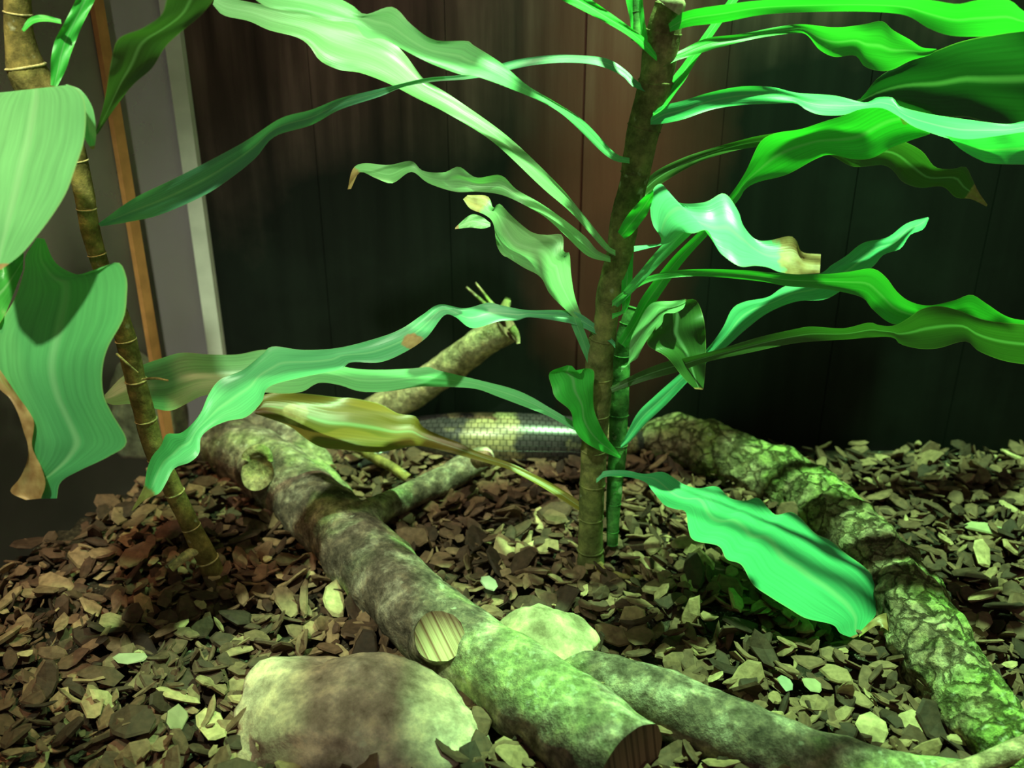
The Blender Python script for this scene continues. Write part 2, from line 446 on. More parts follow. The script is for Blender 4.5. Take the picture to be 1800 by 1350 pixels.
# ================================================================ LOGS
TR = {}
def log(name, label, path, n_len, n_ring, mat, rough, freq, endmat=None, ridges=0.0, seed=0):
    base = Vector(path[len(path)//2][:3]); base.z = 0
    t = empty(name, base); tag(t, label, 'log' if name == 'log' else 'branch')
    V, Fc, UV = loft(path, n_len, n_ring, rough, freq, seed=seed, ridges=ridges)
    ncap = n_ring
    fm = [0]*(len(Fc)-2*ncap) + [1]*(2*ncap)
    t2 = mesh_obj('trunk', V, Fc, None, t, mats=[mat, endmat or SAWN_BROWN], fmat=fm, uvs=UV)
    TR[t.name] = t2
    return t
logA_path = ground_path([(372, 770, 46, .0), (430, 800, 56, .0), (500, 845, 60, .0), (580, 915, 62, .0), (650, 990, 68, .0), (745, 1085, 72, .0), (850, 1165, 76, .0), (950, 1235, 84, .0), (1040, 1300, 88, 0.0), (1105, 1352, 88, .0)])
logA = log('log', 'long mossy log lying diagonally across the front, with a sawn stub', logA_path, 170, 40, BARK, 0.10, 34, SAWN_BROWN, seed=1)
# thin side branch of log A
V, Fc, UV = loft(ground_path([(618, 925, 26, .022), (640, 908, 28, .026), (700, 880, 24, .020), (770, 848, 24, .018), (830, 815, 24, .018), (858, 803, 17, .02)]), 60, 20, 0.12, 60, seed=4)
mesh_obj('side_branch', V, Fc, BARK, logA)
V, Fc, UV = loft(px_path([(835, 812, .835, 12), (850, 806, .83, 15), (866, 812, .83, 8)]), 12, 12, 0.25, 160, seed=4)
mesh_obj('broken_tip', V, Fc, BARK_PALE, logA)
from mathutils.bvhtree import BVHTree
def hit(ob, px, py, back=0.0):
    bvh = BVHTree.FromPolygons([v.co + Vector(ROOT[ob.name]) for v in ob.data.vertices], [tuple(p.vertices) for p in ob.data.polygons])
    o_ = Vector((0, 0, H)); h = bvh.ray_cast(o_, (P(px, py, 1)-o_).normalized())
    return depth_of(h[0]) + back
def stub(name, px, py, d, rx, dirv, length, parent, mat, face, seed=0, rim=1.0):
    c = P(px, py, d); dv = Vector(dirv).normalized(); r = rx*d/F
    path = [(*(c-dv*length), r*1.25), (*(c-dv*length*0.4), r*1.08), (*c, r*rim)]
    V, Fc, UV = loft(path, 10, 28, 0.06, 90, seed=seed)
    nr = 28
    fm = [0]*(len(Fc)-2*nr) + [0]*nr + [1]*nr
    return mesh_obj(name, V, Fc, None, parent, mats=[mat, face], fmat=fm)
o = stub('sawn_stub', 772, 1118, hit(TR[logA.name], 772, 1130)-0.006, 44, (0.12, -0.62, 0.72), 0.035, logA, BARK, SAWN, 2); tag(o, 'pale sawn stub end with dark grain stripes')
o = stub('hollow_knot', 452, 832, hit(TR[logA.name], 452, 836)-0.010, 30, (-0.1, -0.75, 0.6), 0.03, logA, BARK, BARK_PALE, 3); tag(o, 'raised knot with a bright broken face')
V, Fc, UV = loft(px_path([(x_, y_, hit(TR[logA.name], 455, 825)-0.008, r_) for x_, y_, r_ in ((432, 808, 8), (438, 797, 9), (456, 791, 10), (470, 798, 9), (475, 812, 6))]), 22, 10, 0.2, 150, seed=5)
mesh_obj('knot_rim', V, Fc, BARK_PALE, logA)
# bulging upper end pieces of the log
V, Fc, UV = loft(ground_path([(480, 800, 30, .012), (520, 815, 34, .010), (560, 848, 34, .004), (590, 885, 34, .0)]), 40, 20, 0.14, 60, seed=9)
mesh_obj('burl', V, Fc, BARK, logA)
V, Fc, UV = loft(ground_path([(385, 738, 30, .012), (430, 745, 42, .012), (490, 765, 44, .008), (540, 800, 36, .004), (575, 840, 24, 0)]), 50, 26, 0.22, 45, seed=19)
mesh_obj('root_mass', V, Fc, BARK, logA)

logB_path = ground_path([(960, 1175, 42, .0), (1040, 1195, 50, .0), (1130, 1225, 58, .0), (1230, 1265, 62, .0), (1330, 1310, 62, .0), (1430, 1335, 54, .0), (1560, 1365, 48, .0), (1700, 1385, 46, .0), (1850, 1400, 44, .0)])
logB = log('log', 'mottled green branch log running from behind the diagonal log to the bottom right', logB_path, 130, 32, BARK, 0.10, 40, SAWN_BROWN, seed=12)
logC_path = ground_path([(1128, 778, 26, .0), (1160, 776, 38, .0), (1230, 785, 46, .0), (1300, 812, 48, .0), (1380, 850, 50, .0), (1460, 905, 54, .0), (1530, 975, 60, .0), (1590, 1055, 62, .0), (1645, 1150, 66, .0), (1705, 1240, 66, .0), (1790, 1340, 70, .0), (1850, 1400, 66, 0)])
logC = log('log', 'rough cracked-bark log curving along the right side', logC_path, 190, 44, BARK_ROUGH, 0.16, 45, SAWN_BROWN, ridges=0.25, seed=20)
V, Fc, UV = loft(ground_path([(1640, 1370, 16, .02), (1720, 1345, 18, .025), (1810, 1312, 22, .03), (1850, 1300, 22, .03)]), 24, 14, 0.1, 60, seed=31)
bs = mesh_obj('stick', V, Fc, BARK_PALE, None, origin=G(1740, 1345)); tag(bs, 'bright green stick end at the bottom right corner', 'stick')

# leaning broken branch at the back
pathD = px_path([(580, 770, .965, 30), (640, 738, .948, 31), (720, 692, .926, 30), (790, 645, .905, 29), (850, 600, .884, 28), (892, 572, .872, 30)])
brD = log('branch', 'pale broken branch leaning up behind the yellow leaf', pathD, 70, 26, BARK_PALE, 0.08, 60, SAWN_BROWN, seed=40)
for pts in ([(880, 560, .866, 14), (888, 540, .865, 9), (893, 524, .864, 5)], [(898, 575, .862, 8), (908, 590, .862, 6), (911, 604, .862, 3)], [(870, 552, .868, 5), (848, 530, .872, 3), (820, 505, .88, 2)], [(875, 548, .868, 5), (860, 528, .872, 3), (836, 497, .88, 1.5)]):
    V, Fc, UV = loft(px_path(pts), 12, 8, 0.15, 200, seed=41); mesh_obj('splinter', V, Fc, BARK_PALE, brD)
V, Fc, UV = loft(ground_path([(600, 772, 7, .026), (660, 806, 9, .022), (690, 822, 9, .020), (718, 842, 9, .014)]), 24, 12, 0.05, 80, seed=50)
st = mesh_obj('stick', V, Fc, CANE_TAN, None, origin=G(680, 815)); tag(st, 'short pale stick poking out under the yellow leaf', 'stick')
# thin dry twig lying across the gap between the two front logs
V, Fc, UV = loft(px_path([(1020, 1230, .655, 3), (1050, 1205, .655, 3.4), (1085, 1180, .66, 3)]), 14, 8, 0.1, 100, seed=51)
st = mesh_obj('twig', V, Fc, CANE_TAN, None, origin=P(1050, 1205, .655)); tag(st, 'thin dry twig leaning in the gap between the two front logs', 'twig')

# ================================================================ ROCKS
def rock(name, label, c, size, rz, mat, seed, rough=0.22, sub=5):
    bm = bmesh.new(); bmesh.ops.create_icosphere(bm, subdivisions=sub, radius=1)
    for v in bm.verts:
        p = v.co.copy()
        k = 1 + rough*noise.noise(p*1.3+Vector((seed, 0, 0))) + rough*0.5*noise.noise(p*3+Vector((0, seed, 0))) + rough*0.12*noise.noise(p*9)
        # flattened facets
        v.co = p*k
        for n in ((0.3, -0.5, 0.8), (-0.7, -0.3, 0.6), (0.6, 0.2, 0.75), (0.1, -1, 0.1)):
            nv = Vector(n).normalized(); dd = v.co.dot(nv) - 0.86
            if dd > 0: v.co -= nv*dd*0.75
    mt = Matrix.Rotation(rz, 3, 'Z')
    for v in bm.verts:
        q = mt @ Vector((v.co.x*size[0], v.co.y*size[1], v.co.z*size[2])); v.co = q
        v.co.z = max(v.co.z, -c.z - 0.004)
    me = bpy.data.meshes.new(name); bm.to_mesh(me); bm.free(); me.materials.append(mat)
    for p in me.polygons: p.use_smooth = True
    o = bpy.data.objects.new(name, me); o.location = c; COL.objects.link(o); tag(o, label, 'rock'); return o
rock('rock', 'large tan rock at the front, half under the diagonal log', G(640, 1280, 0.008), (0.084, 0.050, 0.036), R(-16), ROCK, 3.3)
rock('rock', 'smooth pale rock peeping out behind the diagonal log', G(950, 1150, 0.012), (0.042, 0.032, 0.030), R(-20), ROCK_PALE, 8.1, 0.3)
rock('rock', 'dark grey rock in the back left corner behind the tan cane', G(290, 690, 0.03) + Vector((0.0, -0.05, 0.0)), (0.036, 0.026, 0.062), R(30), ROCK, 5.7, 0.15)

# ================================================================ SKINK (stout banded lizard lying along the back wall)
def skink_material():
    m, nt, b = newmat('banded_scales'); L = nt.links
    uv = node(nt, 'ShaderNodeUVMap', uv_map='UVMap'); sep = node(nt, 'ShaderNodeSeparateXYZ'); L.new(uv.outputs[0], sep.inputs[0])
    g = node(nt, 'ShaderNodeNewGeometry')
    n = node(nt, 'ShaderNodeTexNoise', i_Scale=55.0, i_Detail=4.0); L.new(g.outputs['Position'], n.inputs['Vector'])
    # bands round the body (u = length in metres), wavering with the noise
    bu = mth(nt, 'ADD', mth(nt, 'MULTIPLY', sep.outputs[0], 62.0), mth(nt, 'MULTIPLY', n.outputs[0], 4.5))
    band = mth(nt, 'SINE', bu)
    bf = ramp(nt, mth(nt, 'ADD', mth(nt, 'MULTIPLY', band, 0.5), 0.5), [(0.45, (0, 0, 0)), (0.78, (1, 1, 1))])
    c = mixc(nt, bf.outputs[0], (0.045, 0.036, 0.045), (0.30, 0.24, 0.14))
    n2 = node(nt, 'ShaderNodeTexNoise', i_Scale=130.0, i_Detail=3.0); L.new(g.outputs['Position'], n2.inputs['Vector'])
    c = mixc(nt, 1.0, c, ramp(nt, n2.outputs[0], [(0.3, (0.6, 0.6, 0.6)), (0.7, (1.3, 1.2, 1.1))]).outputs[0], 'MULTIPLY')
    br = node(nt, 'ShaderNodeTexBrick', offset=0.5); br.inputs['Scale'].default_value = 1.0
    br.inputs['Mortar Size'].default_value = 0.07; br.inputs['Mortar Smooth'].default_value = 0.8
    br.inputs['Brick Width'].default_value = 1.0; br.inputs['Row Height'].default_value = 1.0
    br.inputs['Color1'].default_value = (1, 1, 1, 1); br.inputs['Color2'].default_value = (0.9, 0.9, 0.9, 1); br.inputs['Mortar'].default_value = (0, 0, 0, 1)
    mp = node(nt, 'ShaderNodeMapping'); mp.inputs['Scale'].default_value = (190, 28, 1); L.new(uv.outputs[0], mp.inputs[0]); L.new(mp.outputs[0], br.inputs['Vector'])
    c = mixc(nt, 0.6, c, br.outputs[0], 'MULTIPLY')
    L.new(c, b.inputs['Base Color']); b.inputs['Roughness'].default_value = 0.28; b.inputs['Specular IOR Level'].default_value = 0.7
    bump(nt, b, br.outputs[0], 1.0, 0.004)
    return m
SK = skink_material()
def skink():
    body = [(1225, 778, 2), (1190, 778, 6), (1155, 778, 14), (1120, 778, 24), (1085, 777, 34), (1040, 775, 42), (960, 772, 47), (880, 770, 49), (800, 768, 46), (740, 766, 38), (700, 764, 28), (670, 762, 25), (640, 760, 30), (612, 760, 30), (590, 761, 23), (572, 763, 12), (566, 764, 3)]
    path = []
    for px, py, r in body:
        d = .9
        for _ in range(6):
            p = G(px, py, r*d/F*0.86 + 0.004); d = depth_of(p)
        path.append((p.x, p.y, p.z, r*d/F))
    nl, nr = 170, 40
    V, Fc, UV = loft(path, nl, nr, 0, squash=0.90)
    L_ = 0.36
    UV = [(v*L_, u) for u, v in UV]
    zf = [max(v.z, 0.004) for v in V]
    V = [Vector((v.x, v.y, z)) for v, z in zip(V, zf)]
    # short legs with toes, rooted inside the trunk
    def add(path, n, r_):
        v, f, u = loft(path, n, r_); o = len(V)
        V.extend(v); Fc.extend([tuple(i+o for i in q) for q in f]); UV.extend([(b*0.05, a) for a, b in u])
    for bx, fwd in ((690, -1), (1075, -1)):
        for side in (-1, 1):
            c = G(bx, 772, 0.016); s = Vector((0, side, 0))
            hip = c + s*0.006; knee = c + s*0.030 + Vector((0.010*fwd, 0, -0.002)); foot = c + s*0.032 + Vector((0.026*fwd, 0, -0.010))
            add([(*hip, .010), (*knee, .007), (*foot, .0045)], 14, 12)
            for k in range(5):
                an = (k-2)*0.38; tip = foot + Vector((fwd*math.cos(an), math.sin(an), 0))*0.012 + Vector((0, 0, -0.001))
                add([(*foot, .0022), (*((foot+tip)/2 + Vector((0, 0, .001))), .0018), (*tip, .0008)], 5, 6)
    o = mesh_obj('skink', V, Fc, SK, None, origin=G(880, 800), uvs=UV)
    tag(o, 'stout banded lizard with shiny scales lying behind the plant stems', 'lizard')
    EYE = plain('dark_eye', (0.02, 0.015, 0.01), 0.1, 0.6)
    for side in (-1, 1):
        bm = bmesh.new(); c = G(590, 750, 0.022) + Vector((0, side*0.011, 0.0))
        bmesh.ops.create_uvsphere(bm, u_segments=12, v_segments=8, radius=0.0025)
        me = bpy.data.meshes.new('eye'); bm.to_mesh(me); bm.free(); me.materials.append(EYE)
        e = bpy.data.objects.new('eye', me); COL.objects.link(e); e.parent = o; e.location = c - o.location
skink()

# ================================================================ PLANTS
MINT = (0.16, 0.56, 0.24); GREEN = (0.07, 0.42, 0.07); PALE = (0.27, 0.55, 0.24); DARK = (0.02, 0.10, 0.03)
BLUE = (0.13, 0.42, 0.24); YEL = (0.28, 0.23, 0.03); OLIVE = (0.07, 0.16, 0.035); BRIGHT = (0.07, 0.60, 0.08)
STY = [8, 60, 120, 180, 240, 320, 390, 450, 510, 560, 610, 660, 730, 800, 880, 1015]
STX = [1178, 1166, 1156, 1146, 1128, 1114, 1098, 1088, 1074, 1066, 1056, 1052, 1048, 1044, 1040, 1038]
def leaf(parent, patches, tint, dry=(0, 0), label=None, fold=0.10, N=None, M=9, ruffle=0.10, seed=0, tint2=None, spots=()):
    """patches: list of (edge A px, edge B px, depths, tilts); base first, tip last. dry: (length share at the tip, patch strength)"""
    V = []; Fc = []; UV = []; T = []; D = []
    rs = random.Random(seed)
    tint0 = tint
    for pi, (A, B, dep, tilt, *own) in enumerate(patches):
        tint = own[0] if own else tint0
        if pi == 0 and parent.name == 'dracaena_plant':
            y0 = (A[0][1]+B[0][1])/2 + 10
            sx = np.interp(y0, STY, STX)
            if y0 > 560 and A[0][0] > 1068: sx = 1086
            x0 = (A[0][0]+B[0][0])/2
            if 14 < abs(x0-sx) < 90:
                A = [(sx*0.7+x0*0.3, y0-4)] + A; B = [(sx*0.7+x0*0.3, y0+6)] + B
        n = N or max(14, int(max(len(A), len(B))*5))
        a = catmull(A, n); b = catmull(B, n); s = np.linspace(0, 1, n)
        d = np.interp(s, np.linspace(0, 1, len(dep)), dep); tl = np.interp(s, np.linspace(0, 1, len(tilt)), tilt)
        # smooth the depth and tilt tracks
        ker = np.ones(7)/7
        if n > 14:
            d = np.convolve(np.pad(d, 3, 'edge'), ker, 'valid'); tl = np.convolve(np.pad(tl, 3, 'edge'), ker, 'valid')
        o0 = len(V); ph = rs.uniform(0, 6); ph2 = rs.uniform(0, 6)
        kw = max(5, n//5)|1
        def sm(v): return np.convolve(np.pad(v, kw//2, 'edge'), np.ones(kw)/kw, 'valid')
        vec = a-b; wid = np.maximum(np.hypot(*vec.T), 1.0); uv_ = vec/wid[:, None]
        cx, cy = sm(uv_[:, 0]), sm(uv_[:, 1]); cl = np.maximum(np.hypot(cx, cy), .3); cx, cy = cx/cl, cy/cl
        mx_, my_ = sm((a[:, 0]+b[:, 0])/2), sm((a[:, 1]+b[:, 1])/2)
        widS = sm(wid)
        for i in range(n):
            wm = min(widS[i], wid[i]*1.5)*d[i]/F
            for j in range(M):
                u = j/(M-1)
                x = a[i, 0]*(1-u)+b[i, 0]*u; y = a[i, 1]*(1-u)+b[i, 1]*u
                e = 1-2*u                                    # +1 at edge A, -1 at edge B
                off = ((x-mx_[i])*cx[i] + (y-my_[i])*cy[i])*d[i]/F
                off = max(-1.0*wm, min(1.0*wm, off))
                dd = d[i] + tl[i]*off
                dd += fold*wm*(1-abs(e))                      # keel along the midrib
                dd += ruffle*wm*abs(e)**1.5*math.sin(s[i]*17+ph+(1.7 if e > 0 else 0)+ph2*e)
                V.append(P(x, y, dd)); UV.append((u, s[i]*2.0))
                k = max(0, (s[i]-(1-dry[0]))/max(dry[0], 1e-3)) if dry[0] else 0
                k = min(1, k*1.0 + (0.35 if (dry[0] and s[i] > 1-dry[0]) else 0)) + dry[1]*abs(e)**6
                for qx, qy, qr in spots:
                    k = max(k, 1.0 - 0.75*math.hypot(x-qx, (y-qy)*1.3)/qr)
                if tint2: tt = [p_*(1-s[i])+q_*s[i] for p_, q_ in zip(tint, tint2)]
                else: tt = tint
                T.append((*tt, 1)); D.append((k, k, k, 1))
        for i in range(n-1):
            for j in range(M-1):
                q = o0+i*M+j; Fc.append((q, q+M, q+M+1, q+1))
    o = mesh_obj('leaf', V, Fc, LEAF, parent, uvs=UV, cols={'tint': T, 'dry': D})
    if label: tag(o, label)
    return o

# ---------------- main plant in the middle
base = G(1040, 1000)
mainp = empty('dracaena_plant', base); tag(mainp, 'tall green strap-leaved plant in the middle with wavy arching leaves', 'plant')
sd = lambda py: 0.645/(cP + sP*(675-py)/F)
def stem_mesh(parent, pts, mat, name='stem', rings=True, seed=0, n=160, ringmat=None, ringk=1.01):
    path = px_path(pts); q = catmull(path, n)
    V, Fc, UV = loft(path, n, 22, 0.07, 60, seed=seed)
    o = mesh_obj(name, V, Fc, mat, parent)
    if rings:
        fr = frames(q[:, :3])
        for i in list(range(6, n-4, 11)):
            p, t, a, b = fr[i]; r = q[i, 3]*1.05
            rv, rf, _ = loft([(*(p-t*r*.10), r*0.9), (*p, r*ringk), (*(p+t*r*.10), r*0.92)], 5, 18, 0.03, 90, seed=i)
            mesh_obj('node_ring', rv, rf, ringmat or mat, o)
    return o
stem_mesh(mainp, [(1178, 8, sd(8), 26), (1166, 60, sd(60), 31), (1156, 120, sd(120), 30), (1146, 180, sd(180), 31), (1128, 240, sd(240), 28), (1114, 320, sd(320), 25), (1098, 390, sd(390), 25), (1088, 450, sd(450), 23), (1074, 510, sd(510), 24), (1066, 560, sd(560), 21), (1056, 610, sd(610), 24), (1052, 660, sd(660), 25), (1048, 730, sd(730), 23), (1044, 800, sd(800), 23), (1040, 880, sd(880), 22), (1038, 960, sd(960), 22), (1038, 1015, sd(1015), 27)], STEM_BROWN, seed=61)
V, Fc, UV = loft(px_path([(1173, 12, sd(12)-.012, 27), (1178, 4, sd(4)-.012, 28), (1182, -6, sd(0)-.012, 22)]), 10, 22, 0.12, 120, seed=62)
o = mesh_obj('cut_top', V, Fc, ROCK_PALE, mainp); tag(o, 'pale green cut top of the stem')
stem_mesh(mainp, [(1112, 540, .72, 12), (1098, 590, .725, 15), (1090, 650, .735, 17), (1088, 720, .742, 17), (1086, 790, .75, 16), (1080, 860, .757, 14), (1077, 930, .768, 11), (1076, 955, .775, 10)], STEM_GREEN, seed=63, n=90)
V, Fc, UV = loft(px_path([(1040, 985, .775, 12), (1062, 1003, .765, 9), (1092, 1013, .76, 6), (1130, 1014, .76, 3)]), 20, 10, 0.1, 100, seed=64)
o = mesh_obj('root', V, Fc, CANE_TAN, mainp)

# L1 long pale leaf, upper left
leaf(mainp, [([(1070, 432), (1020, 370), (977, 320), (893, 240), (800, 173), (763, 150), (743, 137), (710, 93), (680, 67), (620, 40), (560, 30), (480, 12), (420, 0), (378, -6)],
              [(1060, 436), (1005, 375), (953, 330), (867, 250), (787, 200), (733, 173), (683, 147), (633, 128), (597, 123), (563, 107), (543, 80), (520, 65), (473, 53), (437, 37), (393, 27), (374, 8)],
              [.655, .65, .645, .64, .62, .60], [.3, .4, .9, 1.0, .8, .8])], PALE, (0.0, 0.05), seed=1, ruffle=.12)
# L2 long leaf above it
leaf(mainp, [([(1080, 268), (1027, 213), (977, 180), (927, 150), (880, 110), (833, 80), (820, 72), (763, 70), (723, 43), (690, 12), (643, 25), (620, 10), (590, -5), (540, -20), (480, -25)],
              [(1067, 275), (983, 197), (900, 157), (833, 133), (813, 132), (760, 113), (710, 88), (673, 68), (643, 67), (620, 42), (580, 36), (530, 24), (470, 12), (440, -8)],
              [.635, .615, .60, .59, .575, .56], [.3, .6, 1.0, .9, 1.0, .8])], MINT, (0.0, 0.08), seed=2, ruffle=.12, tint2=PALE)
# L3 arching dark leaf crossing in front, far left tip
leaf(mainp, [([(1119, 142), (1100, 123), (1067, 103), (1017, 97), (967, 97), (917, 103), (880, 112), (840, 124), (810, 132), (750, 137), (693, 150), (650, 160), (597, 173), (547, 193), (493, 208), (433, 247), (367, 283), (300, 317), (233, 350), (173, 393)],
              [(1112, 152), (1093, 133), (1050, 115), (1000, 110), (950, 113), (905, 121), (860, 133), (815, 140), (767, 143), (710, 153), (667, 170), (597, 193), (547, 220), (483, 240), (450, 277), (410, 310), (360, 343), (283, 377), (227, 390), (177, 398)],
              [.62, .625, .625, .61, .60, .59, .58], [.5, .5, .2, -.6, -1.1, -1.0, -.8])], BLUE, (0.0, 0.0), 'narrow dark leaf arching far to the left', seed=3)
# L4 curly leaf with brown tip
leaf(mainp, [([(1050, 440), (1030, 417), (993, 387), (950, 357), (908, 333), (880, 308), (837, 312), (807, 293), (780, 303), (743, 300), (723, 283), (683, 290), (640, 287), (620, 297), (611, 333)],
              [(1033, 450), (993, 413), (960, 383), (927, 363), (883, 343), (840, 337), (800, 337), (753, 322), (723, 302), (690, 322), (660, 313), (633, 303), (617, 332)],
              [.66, .66, .665, .67, .66, .65], [.4, .8, .3, -.8, .9, 1.1])], PALE, (0.08, 0.06), 'curled leaf with a brown tip', seed=4, ruffle=.25)
# L5 short torn broad leaf
leaf(mainp, [([(1068, 598), (1035, 575), (1013, 530), (1004, 483), (1001, 445), (991, 443), (988, 413), (960, 413), (933, 407), (900, 380), (878, 358), (867, 366), (857, 345), (822, 343)],
              [(1062, 602), (1028, 576), (1000, 550), (967, 517), (950, 487), (920, 470), (893, 453), (883, 448), (873, 430), (867, 393), (853, 378), (827, 367), (814, 350)],
              [.69, .69, .69, .685, .68], [.3, .6, .9, .9, .8]),
             ([(862, 392), (845, 380), (826, 378), (800, 400)], [(862, 398), (848, 402), (826, 400), (800, 403)], [.66, .655], [.5, .5])], PALE, (0.12, 0.05), 'short torn leaf with a brown flap', seed=5, ruffle=.10)
# L6 long wavy leaf drooping to lower left
leaf(mainp, [([(1074, 594), (1050, 573), (1017, 550), (983, 545), (927, 545), (883, 537), (857, 532), (817, 542), (773, 535), (743, 553), (707, 577), (667, 593), (597, 611), (533, 615), (480, 609), (460, 623), (427, 650), (387, 667), (367, 693), (350, 730), (320, 760), (293, 763), (283, 783), (267, 803), (258, 827), (252, 857), (231, 897)],
              [(1067, 598), (1033, 580), (1000, 568), (933, 558), (910, 563), (877, 565), (830, 577), (800, 557), (780, 555), (750, 593), (710, 620), (667, 637), (617, 637), (597, 650), (533, 663), (473, 680), (460, 707), (433, 733), (400, 740), (370, 753), (353, 770), (350, 797), (333, 813), (307, 823), (293, 847), (280, 867), (256, 878), (233, 898)],
              [.69, .685, .68, .67, .66, .64, .62, .61], [.3, .5, .9, .8, 1.0, .9, .6, .5])], BLUE, (0.055, 0.05), 'long wavy leaf drooping to the lower left with a dry tip', seed=6, spots=[(725, 600, 26)], N=170, M=11, ruffle=.12, tint2=MINT)
# L7 leaf under it
leaf(mainp, [([(1010, 742), (967, 717), (933, 697), (900, 683), (850, 670), (800, 658), (767, 650), (753, 645), (720, 648), (667, 650), (617, 647), (560, 632), (510, 616), (460, 615), (417, 623), (367, 623), (320, 620), (283, 630), (247, 643), (215, 662), (184, 694)],
              [(1005, 754), (967, 733), (917, 713), (877, 698), (833, 683), (767, 680), (733, 680), (683, 688), (633, 688), (597, 677), (560, 673), (533, 688), (500, 692), (467, 690), (420, 690), (360, 695), (333, 707), (300, 722), (267, 717), (233, 710), (200, 712), (184, 706)],
              [.71, .715, .725, .73, .73, .72, .71], [.3, .7, 1.1, 1.0, .3, .6, .5])], MINT, (0.0, 0.08), seed=7, tint2=PALE)
# L8 yellowing leaf
leaf(mainp, [([(1035, 895), (1000, 868), (967, 848), (933, 831), (900, 815), (860, 801), (833, 791), (807, 778), (773, 765), (743, 750), (730, 732), (700, 727), (667, 710), (620, 700), (597, 699), (533, 692), (467, 693), (452, 715)],
              [(1030, 905), (1000, 887), (967, 865), (933, 845), (893, 825), (860, 815), (813, 802), (787, 795), (733, 784), (680, 793), (650, 795), (597, 790), (567, 787), (540, 773), (510, 750), (477, 737), (447, 727)],
              [.755, .765, .77, .77, .76], [.4, .6, .9, .9, .7])], YEL, (0.0, 0.0), 'yellowing leaf with brown blotches', seed=8, spots=[(520, 728, 34)], fold=.14, tint2=(0.24, 0.14, 0.03))
# L9 bright lower right leaf
leaf(mainp, [([(1062, 828), (1100, 827), (1133, 833), (1167, 830), (1200, 850), (1227, 858), (1260, 855), (1283, 875), (1310, 880), (1333, 875), (1352, 895), (1365, 905), (1390, 900), (1407, 910), (1433, 937), (1460, 950), (1487, 973), (1520, 997), (1540, 1020), (1547, 1040), (1545, 1070), (1533, 1090), (1512, 1116)],
              [(1065, 838), (1100, 838), (1133, 847), (1147, 863), (1167, 887), (1187, 895), (1205, 900), (1210, 930), (1220, 950), (1263, 960), (1277, 983), (1303, 993), (1323, 1027), (1350, 1047), (1387, 1070), (1417, 1087), (1463, 1098), (1477, 1113), (1500, 1122)],
              [.735, .72, .71, .70, .69, .685], [.4, .8, .9, .9, .8, .8])], (0.10, 0.60, 0.26), (0.012, 0.06), 'broad bright leaf drooping to the lower right', seed=9, ruffle=.02, fold=.05)
leaf(mainp, [([(1512, 1110), (1535, 1088), (1555, 1078), (1580, 1082), (1588, 1095)], [(1510, 1120), (1540, 1100), (1556, 1105), (1568, 1113), (1586, 1102)], [.685, .68], [.6, .6])], (0.5, 0.42, 0.12), (1.0, 0), 'dry curled leaf tip', seed=10)
# L10 small leaf across the stems
leaf(mainp, [([(1090, 806), (1050, 790), (1023, 773), (1008, 750), (1003, 723), (977, 700), (970, 680), (966, 655), (997, 642)],
              [(1092, 801), (1067, 770), (1053, 743), (1044, 717), (1043, 683), (1044, 652), (1027, 648), (1020, 657), (1005, 643)],
              [.735, .705, .69, .685], [-.3, -.4, -.2, .2])], BRIGHT, (0.0, 0.05), seed=11)
# L11 small saddle leaf with brown end, plus its stalk
leaf(mainp, [([(1170, 425), (1150, 400), (1143, 370), (1147, 335), (1163, 323), (1180, 345), (1197, 357), (1240, 355), (1273, 340), (1297, 370), (1307, 397), (1327, 420), (1350, 423), (1387, 415), (1400, 423), (1410, 443), (1443, 447)],
              [(1172, 428), (1185, 420), (1200, 410), (1220, 410), (1243, 405), (1257, 430), (1270, 448), (1300, 468), (1327, 467), (1350, 470), (1370, 478), (1400, 482), (1441, 480)],
              [.63, .615, .60, .60, .60], [.4, 1.0, 1.0, .8, .3])], (0.20, 0.66, 0.38), (0.20, 0.05), 'small saddle-shaped leaf with a brown end', seed=12, ruffle=.1)
leaf(mainp, [([(1076, 535), (1105, 500), (1130, 470), (1160, 435), (1200, 395)], [(1086, 540), (1118, 508), (1145, 480), (1185, 440), (1222, 405)], [.675, .655, .64], [.4, .6])], MINT, seed=13)
leaf(mainp, [([(1086, 600), (1110, 560), (1130, 520), (1180, 455), (1230, 405), (1283, 343), (1310, 303), (1330, 260), (1343, 243), (1367, 233), (1407, 227), (1450, 213), (1490, 200), (1533, 177), (1553, 171), (1573, 177), (1590, 200), (1608, 221)],
              [(1100, 612), (1125, 575), (1150, 535), (1198, 465), (1245, 412), (1297, 353), (1310, 333), (1333, 320), (1383, 307), (1433, 280), (1460, 272), (1500, 280), (1533, 278), (1567, 260), (1600, 247), (1638, 233), (1612, 223)],
              [.70, .68, .67, .66, .655, .65], [-.3, -.5, -.9, -.9, -.9])], BRIGHT, (0.0, 0.04), 'broad bright leaf lit from behind', seed=14, spots=[(1590, 212, 14)], ruffle=.08)
# L12 top right leaf
leaf(mainp, [([(1175, 42), (1205, 20), (1283, 7), (1350, 0), (1466, -3), (1560, -3), (1633, 0), (1683, 7), (1720, 0), (1773, 0), (1800, 20), (1850, 40)],
              [(1178, 56), (1215, 46), (1267, 40), (1333, 27), (1400, 22), (1500, 20), (1567, 23), (1600, 30), (1633, 50), (1673, 63), (1733, 64), (1773, 58), (1850, 50)],
              [.595, .59, .58, .57, .56], [-.8, -.8, -.8, -.9])], BRIGHT, seed=15)
